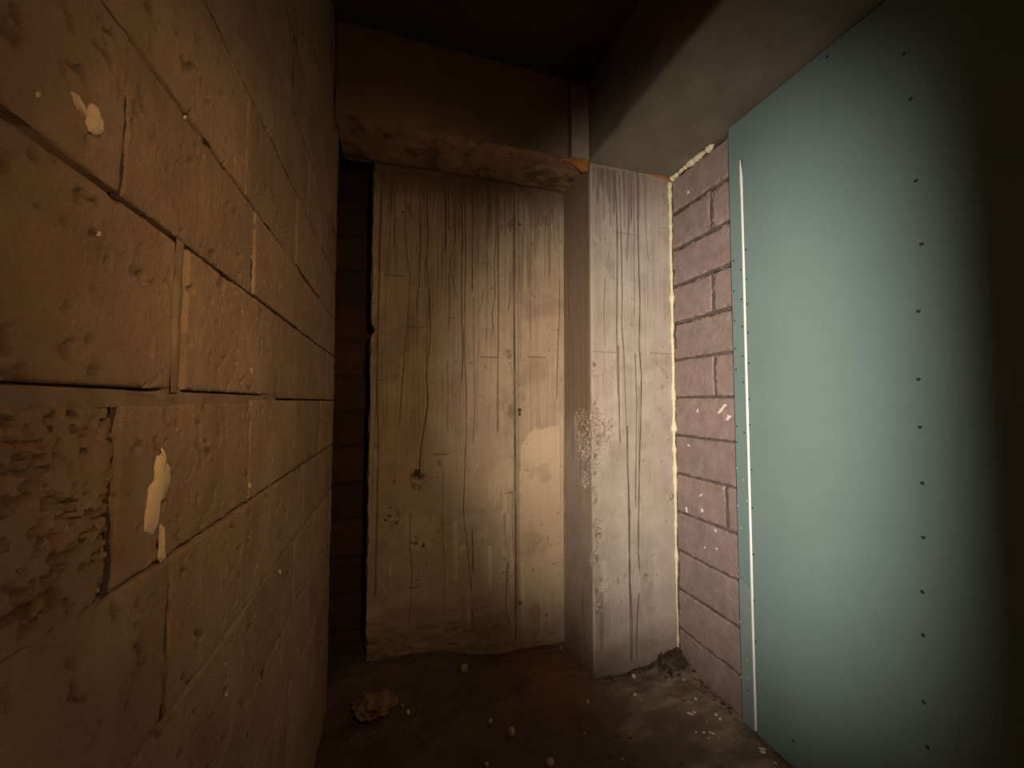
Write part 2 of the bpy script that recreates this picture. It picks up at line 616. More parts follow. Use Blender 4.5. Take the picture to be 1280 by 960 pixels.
link('mortar', mesh('mortar', np.concatenate(mv), mf), M['brick_mortar'], wr)
box('wall_core', (XR + .03, -.7, 0), (XR + .10, YC - .004, ZB - .004), M['dark'], wr)
onright = lambda x, y: at(x, y, 0, XR - .001)
for i, (x, y, a, b, sl) in enumerate([(902, 511, 1.2, 6, 5), (910, 522, 2.5, 3.5, 2), (872, 513, .8, 3, 0), (876, 619, 1.8, 1.6, 1),
                                      (877, 638, 1.4, 2.4, 0), (894, 663, 1.2, 2.4, 0), (858, 637, .9, 3, 0), (896, 686, 1.3, 1.6, 0),
                                      (881, 684, .8, 2, 0), (860, 240, 1.5, 1.5, 0), (905, 610, .9, 2, 1), (861, 557, .9, 1.2, 0)]):
    splash([(x - a + sl, y - b), (x + a + sl, y - b * .8), (x + a - sl, y + b), (x - a - sl, y + b * .9)], 'mortar_fleck', None, onright, (-.002, 0, 0), M['fleck'], wr, 300 + i)

# ------------------------------------------------------------------ painted-on wear: rasters in metres


class Sheet:
    def __init__(self, u0, u1, v0, v1, res, ures=None):
        ures = ures or res
        self.u = np.arange(u0, u1 + ures * .5, ures)
        self.v = np.arange(v0, v1 + res * .5, res)
        self.U, self.V = np.meshgrid(self.u, self.v, indexing='ij')
        self.h = np.zeros_like(self.U)
        self.w = np.zeros(self.U.shape + (4,))

    def line(self, pts, width, k=.7, ch=0, depth=.0, wig=.0, seed=0, taper=True):
        """a run: pts are (u, v) from top to bottom"""
        p = np.array(pts, float)
        p = p[np.argsort(p[:, 1])]
        v0, v1 = p[0, 1], p[-1, 1]
        j = np.where((self.v >= v0) & (self.v <= v1))[0]
        if not len(j):
            return
        v = self.v[j]
        c = np.interp(v, p[:, 1], p[:, 0])
        kk = np.hanning(17)
        c = np.convolve(np.pad(c, 8, 'edge'), kk / kk.sum(), 'valid')
        if wig:
            c = c + wig * fbm(v, v * 0 + seed * 3.3, .10, seed + 50, 3)
        ww = width * (1 + .35 * fbm(v, v * 0 + 1.7, .06, seed + 70, 3))
        s = k * (1 + .4 * fbm(v, v * 0 + 9.1, .08, seed + 90, 3))
        if taper:
            s = s * smooth(0, .05, v - v0) * smooth(0, .015, v1 - v)
        g = np.exp(-((self.U[:, j] - c) / ww) ** 2)
        self.w[:, j, ch] = np.maximum(self.w[:, j, ch], np.clip(g * s, 0, 1))
        self.h[:, j] -= depth * g

    def blob(self, c, r, k=.8, ch=0, depth=0., ragged=.5, seed=0, asp=1.):
        d = np.hypot((self.U - c[0]) / asp, self.V - c[1])
        d = d * (1 + ragged * fbm(self.U, self.V, r * .9, seed + 5, 3))
        g = 1 - smooth(r * .7, r * 1.15, d)
        self.w[..., ch] = np.maximum(self.w[..., ch], g * k)
        self.h -= depth * g

    def scar(self, c, r, depth, seed, asp=1., k=.6, scale=.02):
        """broken, honeycombed concrete"""
        d = np.hypot((self.U - c[0]) / asp, self.V - c[1]) * (1 + .6 * fbm(self.U, self.V, r, seed, 3))
        g = 1 - smooth(r * .5, r * 1.1, d)
        f = fbm(self.U, self.V, scale, seed + 1, 4, .65)
        self.h -= g * depth * (.5 + 1.8 * f)
        self.w[..., 0] = np.maximum(self.w[..., 0], g * k * smooth(.05, .55, f))
        self.w[..., 1] = np.maximum(self.w[..., 1], g * .45 * smooth(.1, .6, -f))


# ---- back wall: the cast concrete panel ------------------------------------
pl = Sheet(-.131, 1.004, .0, ZB + .03, .0045, .0024)
pp = lambda x, y: tuple(at(x, y, 1, YP)[[0, 2]])
L = lambda pts, wd, k=.75, ch=0, depth=.0006, wig=.002, seed=0, **kw: pl.line([pp(*q) for q in pts], wd, k, ch, depth, wig, seed, **kw)
# formwork joints and full-height runs
L([(643, 236), (643, 400), (644, 560), (645, 700), (645, 800)], .007, .85, 0, .0025, 0, 1, taper=False)
L([(648, 236), (648, 420), (648, 800)], .004, .45, 0, .001, 0, 2, taper=False)
L([(478, 208), (475, 300), (472, 420), (471, 480), (473, 560), (471, 640), (469, 750)], .005, .8, 0, .0015, .001, 3)
L([(706, 240), (706, 420), (706, 640), (707, 800)], .006, .6, 0, .002, 0, 4, taper=False)
L([(703, 520), (703, 800)], .007, .5, 1, -.002, 0, 5)
runs = [
    ([(507, 218), (507, 270), (505, 285), (509, 320), (513, 345), (510, 400), (506, 440), (503, 480), (498, 540)], .0045, .75),
    ([(514, 218), (513, 260), (512, 280)], .005, .6), ([(524, 215), (525, 300), (524, 350), (520, 394)], .0045, .85),
    ([(533, 225), (535, 290), (533, 330), (537, 370), (538, 420), (533, 470), (535, 505), (526, 560), (524, 600)], .006, .8),
    ([(532, 320), (531, 345), (536, 372), (534, 420), (533, 460)], .004, .7), ([(544, 218), (542, 258), (540, 275)], .004, .7),
    ([(555, 225), (557, 260), (557, 318)], .0075, .95), ([(566, 235), (567, 275), (569, 300), (562, 330), (567, 352), (572, 378)], .0045, .7),
    ([(570, 235), (569, 305)], .006, .7), ([(577, 240), (578, 300), (577, 350), (577, 400), (579, 430), (577, 482)], .006, .85),
    ([(581, 240), (582, 330), (580, 420), (583, 490), (583, 540), (582, 558), (579, 640), (588, 720), (590, 745)], .005, .75),
    ([(591, 228), (591, 300), (590, 370)], .006, .9), ([(592, 370), (592, 420), (594, 500), (591, 560)], .005, .5),
    ([(607, 275), (606, 318), (604, 330)], .004, .6), ([(605, 360), (602, 380), (596, 398)], .004, .55),
    ([(613, 240), (612, 290)], .008, .7), ([(620, 245), (620, 300), (618, 330), (619, 370), (615, 390), (617, 420)], .005, .75),
    ([(624, 245), (623, 330), (623, 420), (622, 480), (622, 545)], .0055, .9), ([(631, 245), (632, 300)], .007, .6),
    ([(637, 340), (638, 372), (634, 395)], .004, .8), ([(662, 250), (664, 300), (662, 350), (664, 430)], .004, .65),
    ([(669, 240), (670, 272)], .006, .7), ([(653, 290), (652, 360), (650, 460)], .004, .5), ([(682, 290), (681, 350)], .004, .5),
    ([(686, 240), (688, 280)], .004, .6), ([(692, 235), (691, 280), (695, 305), (697, 320)], .0035, .7),
    ([(700, 345), (699, 400), (697, 440), (696, 502)], .005, .9), ([(698, 250), (699, 350)], .004, .5),
    ([(513, 640), (512, 680), (515, 715), (511, 790)], .005, .65), ([(555, 590), (553, 660), (556, 720), (553, 780)], .004, .5),
    ([(590, 660), (591, 690), (591, 720)], .008, .95), ([(590, 760), (592, 790)], .008, .8),
    ([(486, 220), (489, 260), (487, 300), (486, 322)], .004, .55), ([(559, 450), (560, 500), (559, 545)], .008, .35),
    ([(471, 480), (467, 560), (464, 640)], .004, .5), ([(479, 500), (480, 545)], .004, .4), ([(561, 340), (562, 372), (560, 420)], .01, .4),
    ([(645, 540), (644, 580), (640, 640), (642, 700)], .006, .5), ([(631, 640), (632, 690)], .012, .45),
    ([(635, 700), (632, 760), (640, 790)], .010, .6),
]
for i, (p, wd, k) in enumerate(runs):
    L(p, wd * .55, min(k * 1.15, 1), 0, .0008, .0015, 10 + i)
rs = np.random.RandomState(5)
for i in range(75):                                    # short runs under the beam
    x = rs.uniform(480, 702)
    yt = 207 + (x - 470) * .125
    ln = rs.choice([18, 35, 60, 100], p=[.4, .32, .2, .08]) * rs.uniform(.7, 1.3)
    L([(x, yt), (x + rs.uniform(-1, 1), yt + ln)], rs.uniform(.0018, .0045), rs.uniform(.35, .85), 0, .0004, .0015, 200 + i)
for i in range(26):                                    # faint long runs
    x = rs.uniform(476, 700)
    y0_ = rs.uniform(230, 500)
    L([(x, y0_), (x + rs.uniform(-3, 3), y0_ + rs.uniform(90, 220))], rs.uniform(.0018, .003), rs.uniform(.15, .4), 0, .0003, .003, 400 + i)
# damp band just under the beam
top = smooth(ZB - .22, ZB - .02, pl.V + .07 * fbm(pl.U, pl.V * .3, .10, 91, 4, .6))
pl.w[..., 2] = np.maximum(pl.w[..., 2], top * .85)
# damp and dirt at the foot
foot = smooth(.42, .08, pl.V + .12 * fbm(pl.U, pl.V * 2, .16, 92, 4, .6)) * (1 - smooth(.45, .78, pl.U) * .6)
pl.w[..., 2] = np.maximum(pl.w[..., 2], foot * .85)
clod = smooth(.30, .10, pl.V + .10 * fbm(pl.U, pl.V * 2.2, .12, 192, 4, .6)) * (1 - smooth(.35, .7, pl.U) * .8)
pl.w[..., 0] = np.maximum(pl.w[..., 0], clod * smooth(-.1, .5, fbm(pl.U * .6, pl.V * 1.8, .05, 196, 4, .65)) * .85)
pl.h += clod * .010 * fbm(pl.U * .6, pl.V * 1.8, .05, 196, 4, .65)
pl.w[..., 2] = np.maximum(pl.w[..., 2], .35 * smooth(.15, .55, fbm(pl.U, pl.V, .2, 95, 4, .6)))
# pale repair patch by the column
x0p, zt = pp(651, 535)
x1p, zb_ = pp(701, 800)
a_ = smooth(x0p - .012, x0p + .012, pl.U + .02 * fbm(pl.U, pl.V, .05, 33, 3)) * (1 - smooth(x1p - .004, x1p + .004, pl.U))
b_ = 1 - smooth(zt - .012, zt + .008, pl.V + .03 * fbm(pl.U, pl.V * .5, .05, 34, 3) + .10 * smooth(x0p + .09, x0p - .02, pl.U))
b_ = b_ * smooth(zb_ - .02, zb_ + .3, pl.V)
pl.w[..., 1] = np.maximum(pl.w[..., 1], a_ * b_ * (.35 + .4 * smooth(.6, 1.2, pl.V)))
pl.w[..., 0] *= 1 - .7 * a_ * b_ * (pl.U > x0p + .02)
# trowelled smears left of the seam
for i, (x, y, dx, dy, wd) in enumerate([(640, 572, -26, 22, .03), (636, 578, -20, 60, .007), (628, 580, -14, 44, .008), (640, 590, -16, 70, .007),
                                        (612, 590, 1, 40, .006), (618, 596, 0, 38, .006), (630, 600, 3, 60, .012), (600, 575, -9, 20, .008),
                                        (636, 640, -8, 60, .010), (640, 650, 0, 90, .006)]):
    L([(x, y), (x + dx, y + dy)], wd, .5, 1, -.001, .001, 600 + i)
sm = np.hypot((pl.U - pp(628, 590)[0]) / .8, pl.V - pp(628, 590)[1])
pl.w[..., 1] = np.maximum(pl.w[..., 1], .35 * smooth(.13, .05, sm + .05 * fbm(pl.U, pl.V, .05, 36, 3)) * (pl.U < x0p))
# pale runs at the foot
for i, (x, y, y2, wd) in enumerate([(585, 740, 824, .008), (593, 790, 822, .006), (603, 795, 822, .007), (614, 790, 812, .005), (612, 680, 740, .01),
                                    (646, 750, 806, .006), (653, 700, 800, .007), (655, 720, 795, .006), (677, 735, 800, .006), (687, 740, 790, .005),
                                    (640, 770, 805, .006), (487, 705, 740, .005), (569, 650, 730, .012), (577, 680, 700, .02), (528, 672, 690, .05)]):
    L([(x, y), (x + 1, y2)], wd, .75, 1, -.002, .001, 700 + i)
L([(655, 718), (668, 725), (680, 742), (688, 765), (689, 795)], .006, .5, 1, -.001, 0, 750)
pl.blob(pp(528, 660), .075, .35, 1, 0, .8, 61, 1.5)
pl.blob(pp(670, 765), .07, .55, 2, 0, .4, 62, .6)
# tie holes, the shade inside them painted dark
for (x, y, r, dp) in [(650, 280, .0085, .03), (650, 513, .010, .035), (650, 518, .008, .02), (650, 755, .010, .035), (684, 769, .006, .012), (503, 265, .006, .008)]:
    c = pp(x, y)
    g = 1 - smooth(r * .75, r * 1.2, np.hypot(pl.U - c[0], pl.V - c[1]))
    pl.h -= dp * g
    pl.w[..., 0] = np.maximum(pl.w[..., 0], g)
for (x, y, r) in [(640, 280, .03), (640, 512, .028), (636, 440, .02), (637, 445, .02)]:
    pl.blob(pp(x, y), r, .45, 0, .0005, .9, x)
# spalls and pits
pl.scar(pp(525, 603), .06, .02, 801, 1.15, .9, .03)
pl.scar(pp(487, 648), .06, .006, 802, 1.5, 1., .02)
pl.scar(pp(521, 678), .05, .005, 803, 1.1, 1., .02)
pl.scar(pp(548, 660), .03, .004, 804, .8, 1., .02)
pl.scar(pp(548, 513), .018, .004, 805, .8, .7, .02)
pl.scar(pp(638, 690), .05, .005, 806, .5, .6, .02)
pl.scar(pp(630, 700), .035, .004, 807, .5, .6, .02)
pl.scar(pp(615, 554), .022, .003, 808, 1.2, .5, .03)
pl.scar(pp(650, 620), .018, .003, 809, 1.2, .7, .03)
pl.scar(pp(470, 560), .03, .004, 810, .6, .5, .02)
pl.scar(pp(636, 460), .05, .004, 811, .35, .8, .018)
for i, (x, y, x2) in enumerate([(541, 568, 562), (600, 446, 624), (660, 446, 682), (560, 397, 568), (507, 408, 530), (626, 716, 636), (512, 735, 525), (604, 328, 612), (480, 343, 505)]):
    a0, a1 = pp(x, y), pp(x2, y)
    g = np.exp(-((pl.V - a0[1]) / .004) ** 2) * (pl.U > min(a0[0], a1[0])) * (pl.U < max(a0[0], a1[0]))
    pl.w[..., 0] = np.maximum(pl.w[..., 0], g * .65)
    pl.h -= .001 * g
grain = fbm(pl.U, pl.V * .02, .009, 191, 3, .6) + .5 * fbm(pl.U, pl.V * .3, .05, 192, 3)
pl.w[..., 0] = np.maximum(pl.w[..., 0], .42 * smooth(.10, .75, grain) * smooth(.5, 2.3, pl.V))
pl.w[..., 1] = np.maximum(pl.w[..., 1], .22 * smooth(.15, .7, -grain))
blot = fbm(pl.U, pl.V * .35, .035, 193, 4, .65)
pl.w[..., 0] = np.maximum(pl.w[..., 0], .55 * smooth(.12, .6, blot) * smooth(ZB - .45, ZB - .08, pl.V + .1 * fbm(pl.U, pl.V * .2, .06, 194, 3)))
pitn = fbm(pl.U, pl.V, .018, 97, 2)
pl.w[..., 0] = np.maximum(pl.w[..., 0], .55 * smooth(.62, .8, pitn))
pl.h -= .002 * smooth(.6, .8, pitn)
pl.h += .003 * fbm(pl.U, pl.V, .6, 98, 3) + .0009 * fbm(pl.U * 1.5, pl.V, .04, 99, 4, .6)
# ragged left arris with two knocks
lu = pl.U + .131
pl.h -= .03 * smooth(.012, .0, lu + .006 * fbm(pl.V, pl.V * 0, .05, 44, 3)) ** 2
P = np.stack([pl.U, YP - pl.h, pl.V], -1)
nk = .02 * np.exp(-((pl.V - pp(460, 412)[1]) / .022) ** 2) + .004 * fbm(pl.V, pl.V * 0, .08, 45, 3)
P[..., 0] += np.maximum(nk, -.003) * smooth(.03, .0, lu)
wb = slab('wall_back', P, (0, .14, 0), M['panel'], flip=False, wear=pl.w)
tag(wb, kind='structure')

# ---- column ----------------------------------------------------------------
S1 = .39                                     # left flank, then the front
W2 = XR - .003 - XC
co = Sheet(0, S1 + W2, -.06, ZB, .0045, .0024)
cf = lambda x, y: (S1 + at(x, y, 1, YC)[0] - XC, at(x, y, 1, YC)[2])
cs = lambda x, y: (S1 - (at(x, y, 0, XC)[1] - YC), at(x, y, 0, XC)[2])
C = lambda pts, wd, k=.7, ch=0, depth=.0006, wig=.0015, seed=0, fn=cf, **kw: co.line([fn(*q) for q in pts], wd, k, ch, depth, wig, seed, **kw)
cruns = [
    ([(768, 212), (771, 250), (772, 330), (771, 400), (772, 470), (773, 500)], .006, .9), ([(773, 430), (774, 500), (775, 545), (776, 560)], .006, .8),
    ([(774, 215), (777, 300), (778, 370), (777, 400), (780, 440), (782, 500), (783, 540)], .006, .65), ([(785, 215), (786, 280), (784, 330)], .009, .6),
    ([(780, 212), (781, 250)], .012, .6), ([(792, 212), (793, 300), (793, 400)], .005, .55), ([(797, 212), (798, 300), (800, 380), (799, 430), (802, 470), (801, 530), (799, 600), (798, 690), (800, 720)], .0065, .85),
    ([(805, 225), (808, 290), (811, 330)], .004, .5), ([(794, 440), (796, 510), (795, 600), (795, 640)], .006, .7),
    ([(784, 530), (785, 590), (787, 650), (787, 720), (790, 780), (790, 835)], .009, .85), ([(799, 740), (797, 770), (796, 800), (797, 830)], .007, .7),
    ([(757, 345), (755, 390), (757, 440)], .004, .55), ([(761, 215), (762, 250)], .006, .5), ([(750, 215), (749, 240)], .007, .4),
    ([(810, 330), (810, 392)], .004, .5), ([(764, 300), (757, 345)], .004, .5), ([(756, 440), (754, 490)], .004, .4),
    ([(787, 700), (788, 835)], .005, .6), ([(799, 480), (799, 600)], .006, .5),
]
for i, (p, wd, k) in enumerate(cruns):
    C(p, wd * .6, min(1.2 * k, 1), 0, .0010, .0012, 1000 + i)
for i in range(22):
    x = rs.uniform(742, 815)
    yt = 206 + (x - 738) * .17
    C([(x, yt), (x, yt + rs.uniform(20, 80))], rs.uniform(.003, .008), rs.uniform(.35, .75), 0, .0006, .001, 1100 + i)
for i in range(14):                                   # runs down the flank
    x = rs.uniform(709, 735)
    y0_ = rs.uniform(230, 420)
    C([(x, y0_), (x, y0_ + rs.uniform(60, 260))], rs.uniform(.004, .010), rs.uniform(.25, .5), 0, .0006, .001, 1200 + i, fn=cs)
# long dark band on the flank
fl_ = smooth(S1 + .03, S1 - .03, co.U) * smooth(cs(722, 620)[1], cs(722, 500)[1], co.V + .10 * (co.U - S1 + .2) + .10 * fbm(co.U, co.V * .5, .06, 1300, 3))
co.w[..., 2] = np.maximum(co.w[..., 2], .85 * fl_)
C([(731, 240), (731, 600)], .012, .45, 0, .001, .0, 1301, fn=cs)
C([(727, 740), (732, 830)], .012, .5, 0, .001, .0, 1302, fn=cs)
# warm dusty lower flank and front arris
# broken arris
for i, (x, y, r, asp, d) in enumerate([(745, 520, .07, .6, .014), (752, 545, .09, .7, .012), (745, 580, .07, .6, .014), (744, 620, .06, .5, .010), (748, 660, .07, .6, .010),
                                       (744, 700, .06, .6, .008), (752, 735, .05, .8, .006), (762, 530, .05, 1., .006), (744, 460, .05, .5, .004), (748, 760, .05, .6, .006)]):
    co.scar(cf(x, y), r, d * 1.7, 1400 + i, asp, .75, .022)
for i, (x, y, r) in enumerate([(728, 530, .10), (731, 560, .09), (732, 600, .05)]):
    co.scar(cs(x, y), r, .018, 1450 + i, .9, .9, .018)
for i, (x, y, r) in enumerate([(778, 725, .03), (810, 722, .025), (838, 620, .03), (805, 478, .02), (829, 485, .02), (745, 300, .02)]):
    co.scar(cf(x, y), r, .004, 1480 + i, 1.3, .6, .02)
for i, (x, y, x2) in enumerate([(740, 439, 775), (812, 441, 838), (770, 290, 800), (740, 470, 748)]):
    a0, a1 = cf(x, y), cf(x2, y)
    g = np.exp(-((co.V - a0[1] + .02 * (co.U - a0[0])) / .0035) ** 2) * (co.U > a0[0]) * (co.U < a1[0])
    co.w[..., 0] = np.maximum(co.w[..., 0], g * .5)
C([(818, 447), (826, 460), (838, 474)], .004, .35, 0, .0003, 0, 1500)
# plaster sheets at the foot of the arris
C([(742, 730), (743, 845)], .010, .7, 1, -.002, .002, 1510)
C([(757, 700), (755, 760)], .018, .6, 1, -.002, .004, 1511)
C([(752, 740), (752, 830)], .014, .5, 0, .001, .002, 1512)
C([(741, 210), (740, 500)], .012, .35, 1, 0, .002, 1513)
# top grime, foot grime, general mottling
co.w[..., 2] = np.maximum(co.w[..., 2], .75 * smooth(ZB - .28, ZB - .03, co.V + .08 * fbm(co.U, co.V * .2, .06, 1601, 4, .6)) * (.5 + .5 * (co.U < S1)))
co.w[..., 0] = np.maximum(co.w[..., 0], .5 * smooth(.25, .02, co.V + .10 * fbm(co.U, co.V * 2.2, .10, 1602, 4, .6)))
co.w[..., 2] = np.maximum(co.w[..., 2], .30 * smooth(.15, .6, fbm(co.U, co.V, .18, 1603, 4, .6)))
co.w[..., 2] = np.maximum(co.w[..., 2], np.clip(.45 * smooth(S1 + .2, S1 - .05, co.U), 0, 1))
grain = fbm(co.U, co.V * .02, .010, 1691, 3, .6) + .5 * fbm(co.U, co.V * .3, .05, 1692, 3)
co.w[..., 0] = np.maximum(co.w[..., 0], .30 * smooth(.10, .75, grain) * smooth(.4, 2.3, co.V))
co.w[..., 1] = np.maximum(co.w[..., 1], .25 * smooth(.15, .7, -grain))
blot = fbm(co.U, co.V * .35, .035, 1693, 4, .65)
co.w[..., 0] = np.maximum(co.w[..., 0], .5 * smooth(.12, .6, blot) * smooth(ZB - .40, ZB - .05, co.V + .1 * fbm(co.U, co.V * .2, .06, 1694, 3)))
pitn = fbm(co.U, co.V, .016, 1604, 2)
co.w[..., 0] = np.maximum(co.w[..., 0], .5 * smooth(.66, .82, pitn))
co.h -= .002 * smooth(.62, .8, pitn)
co.h += .003 * fbm(co.U, co.V, .5, 1605, 3) + .0009 * fbm(co.U * 1.5, co.V, .04, 1606, 4, .6)
# fold the sheet round the corner, arris slightly rounded
rad = .012 + .010 * np.clip(fbm(co.V, co.V * 0, .12, 1607, 3) + .1, 0, 1)
s = co.U - S1
px_ = np.where(s < 0, XC, XC + s)
py_ = np.where(s < 0, YC - s, YC)
dd = np.clip(1 - np.abs(s) / rad, 0, 1)
px_ = px_ + np.where(s < 0, 1, 0) * rad * .30 * dd ** 2 + np.where(s >= 0, 1, 0) * rad * .02 * dd
py_ = py_ + np.where(s >= 0, 1, 0) * rad * .30 * dd ** 2
blend = smooth(-.01, .01, s)
nxv, nyv = -(1 - blend), -blend
px_ = px_ + nxv * co.h
py_ = py_ + nyv * co.h
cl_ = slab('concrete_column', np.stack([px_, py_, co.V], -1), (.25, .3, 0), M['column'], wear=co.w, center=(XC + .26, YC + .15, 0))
tag(cl_, 'square concrete column streaked with dark drips and a broken corner edge', 'column')

# ---- cross beam over the back wall -----------------------------------------
HB = ZCEIL - ZB
bm = Sheet(0, HB + .36, XL + .004, XC - .002, .008)       # u: down the face then back along the soffit; v: x
lip = .010 * fbm(bm.V, bm.V * 0, .12, 1700, 4) * smooth(.3, .9, bm.V)
u = bm.U
sof = np.maximum(u - HB, 0)
rough_ = smooth(0, .04, sof) * (.022 * fbm(bm.V, u, .20, 1701, 4, .6) + .012 * (1 - 2 * np.abs(fbm(bm.V, u * 1.3, .12, 1703, 3))))
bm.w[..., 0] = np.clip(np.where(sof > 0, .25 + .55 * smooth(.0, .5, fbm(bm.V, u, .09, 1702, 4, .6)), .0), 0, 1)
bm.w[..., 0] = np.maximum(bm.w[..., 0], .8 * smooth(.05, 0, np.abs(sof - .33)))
bm.w[..., 0] = np.maximum(bm.w[..., 0], .9 * (sof == 0) * np.exp(-((bm.V - .884) / .009) ** 2))
bm.w[..., 1] = np.where(sof > 0, 0, .7 * smooth(.3, .85, bm.V) * smooth(0, .3, u))
bx_ = bm.V
by_ = YC + .002 + sof + .0015 * fbm(bm.V, u, .2, 1705, 4) * (sof == 0)
bz_ = np.where(sof > 0, ZB - rough_ * .6 + .008, ZCEIL - np.minimum(u, HB)) + lip * smooth(.06, 0, np.abs(u - HB))
cbm = slab('ceiling_beam', np.stack([bx_, by_, bz_], -1), (0, .12, .12), M['cross_beam'], wear=bm.w, flip=True)
tag(cbm, 'dark brown concrete beam with rough underside above the stained back panel', 'beam')
# end strip on that beam
gz_, gx_ = np.meshgrid(np.linspace(ZB + .012, ZCEIL - .02, 50), np.linspace(.893, .994, 14), indexing='ij')
es = np.stack([gx_, YC - .010 + .002 * fbm(gx_, gz_, .05, 1710, 3), gz_], -1)
es_o = slab('end_strip', es, (0, .02, 0), M['end_strip'], cbm, flip=True)
es_o.matrix_parent_inverse = Matrix.Translation(-cbm.location)
es_o['label'] = 'paler upright strip'

# ---- main beam over the column and boards ----------------------------------
mb = Sheet(0, HB + .60, FY0, 2.24, .012)                   # u: down the flank then along the soffit; v: y
u, v = mb.U, mb.V
sof = np.maximum(u - HB, 0)
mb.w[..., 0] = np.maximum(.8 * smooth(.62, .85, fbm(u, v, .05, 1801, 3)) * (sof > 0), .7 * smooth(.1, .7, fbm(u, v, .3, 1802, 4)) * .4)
mb.w[..., 1] = .5 * smooth(.1, .7, fbm(u, v, .25, 1803, 4))
mb.h = .002 * fbm(u, v, .3, 1804, 4) - .004 * smooth(.5, .8, fbm(u, v, .05, 1801, 3))
edge_ = np.clip(1 - np.abs(u - HB) / .02, 0, 1) ** 2 * (.010 + .008 * fbm(v, v * 0, .1, 1805, 4))
mx_ = XC + np.where(sof > 0, sof, 0) + edge_ * .6 - mb.h * (sof == 0)
mz_ = np.where(sof > 0, ZB, ZCEIL - np.minimum(u, HB)) + edge_ * .6 + mb.h * (sof > 0) * -1
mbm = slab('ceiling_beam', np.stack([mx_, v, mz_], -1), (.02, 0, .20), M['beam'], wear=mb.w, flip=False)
tag(mbm, 'smooth grey concrete beam running over the column and green plasterboard', 'beam')

# ------------------------------------------------------------------ green plasterboards
XB = XR - .0190                                             # face of the boards
yb = lambda x, y: at(x, y, 0, XB)[1]
zb = lambda x, y: at(x, y, 0, XB)[2]
Y_EDGE = .5 * (yb(912, 180) + yb(926, 900))
Y_SLOT = .5 * (yb(928, 205) + yb(942, 905))
SL = .0070
Z_SLOT, Z_CR = zb(928, 198), zb(931, 728)
T = .0125
Z0B, Z1B = .012, ZB - .006
YN = -.02


def board(name, outline, mat, loc_z):
    pts = [(XB, y, z) for y, z in outline]
    o = prism(name, pts, (T, 0, 0), mat)
    bv = o.modifiers.new('bevel', 'BEVEL')
    bv.width = .0012
    bv.segments = 2
    bv.limit_method = 'ANGLE'
    return o


crack = [(Y_SLOT + SL, Z_CR - .012), (Y_SLOT + SL + .015, Z_CR - .006), (Y_SLOT + SL + .032, Z_CR + .006), (Y_EDGE, Z_CR + .016)]
big = board('plasterboard', [(YN, Z0B), (Y_SLOT - SL, Z0B), (Y_SLOT - SL, Z_SLOT), (Y_SLOT + SL, Z_SLOT)] + crack + [(Y_EDGE, Z1B), (YN, Z1B)], M['board'], 0)
tag(big, 'large green moisture-resistant plasterboard screwed to the right wall under the beam', 'plasterboard')
low = board('plasterboard_strip', [(Y_SLOT + SL, Z0B), (Y_EDGE, Z0B)] + [(y, z - .010) for y, z in crack[::-1]], M['strip'], 0)
tag(low, 'narrow green plasterboard strip below the crack, beside the pink bricks', 'plasterboard')


def tube(name, pts, radii, mat, sides=8, parent=None, flat=1., seed=0, ax=None):
    p = np.asarray(pts, float)
    n = len(p)
    tan = np.gradient(p, axis=0)
    tan /= np.linalg.norm(tan, axis=1)[:, None]
    ref = np.array(ax if ax is not None else (1., 0, 0))
    V = []
    for i in range(n):
        a = ref - tan[i] * ref.dot(tan[i])
        a /= np.linalg.norm(a)
        b = np.cross(tan[i], a)
        for k in range(sides):
            t = 2 * math.pi * k / sides
            V.append(p[i] + radii[i] * (math.cos(t) * a * flat + math.sin(t) * b))
    f = []
    for i in range(n - 1):
        for k in range(sides):
            k2 = (k + 1) % sides
            f.append([i * sides + k, i * sides + k2, (i + 1) * sides + k2, (i + 1) * sides + k])
    f.append(list(range(sides))[::-1])
    f.append([(n - 1) * sides + k for k in range(sides)])
    c = p.mean(0)
    o = link(name, mesh(name, V, f, c), mat, parent)
    o.location = c
    return o


# white filler bead in the slot
n = 160
zz = np.linspace(Z0B + .01, Z_SLOT - .002, n)
yy = Y_SLOT + .0015 * fbm(zz, zz * 0, .5, 1900, 3) + .003 * smooth(Z_SLOT - .12, Z_SLOT, zz)
rr = .0063 * (1 + .15 * fbm(zz, zz * 0 + 2, .08, 1901, 3))
rr = rr * (1 - .55 * smooth(Z_SLOT - .05, Z_SLOT, zz)) * (1 + .25 * np.exp(-((zz - (Z_SLOT - .09)) / .03) ** 2)) * (1 - .12 * smooth(Z_CR, Z_CR - .1, zz))
bead = tube('filler_bead', np.stack([np.full(n, XB + .0015), yy, zz], 1), rr, M['bead'], 8, None, .8)
tag(bead, 'thin white filler bead running down the joint in the green plasterboard', 'filler')


def screw(parent, x, y, r=.0042):
    c = at(x, y, 0, XB)
    n = 8
    V, f = [], []
    for rad, dx in ((r * 1.15, .0012), (r, -.0006), (r * .35, -.0006), (r * .25, .0008)):
        for k in range(n):
            t = 2 * math.pi * k / n
            V.append((dx, rad * math.cos(t), rad * math.sin(t)))
    for q in range(3):
        for k in range(n):
            k2 = (k + 1) % n
            f.append([q * n + k, (q + 1) * n + k, (q + 1) * n + k2, q * n + k2])
    f.append([3 * n + k for k in range(n)][::-1])
    f.append(list(range(n)))
    o = link('screw', SC.setdefault(r, mesh('screw', V, f, None, False)), None, parent)
    if not o.data.materials:
        o.data.materials.append(M['screw'])
    o.location = c
    o.matrix_parent_inverse = Matrix.Translation(-parent.location)


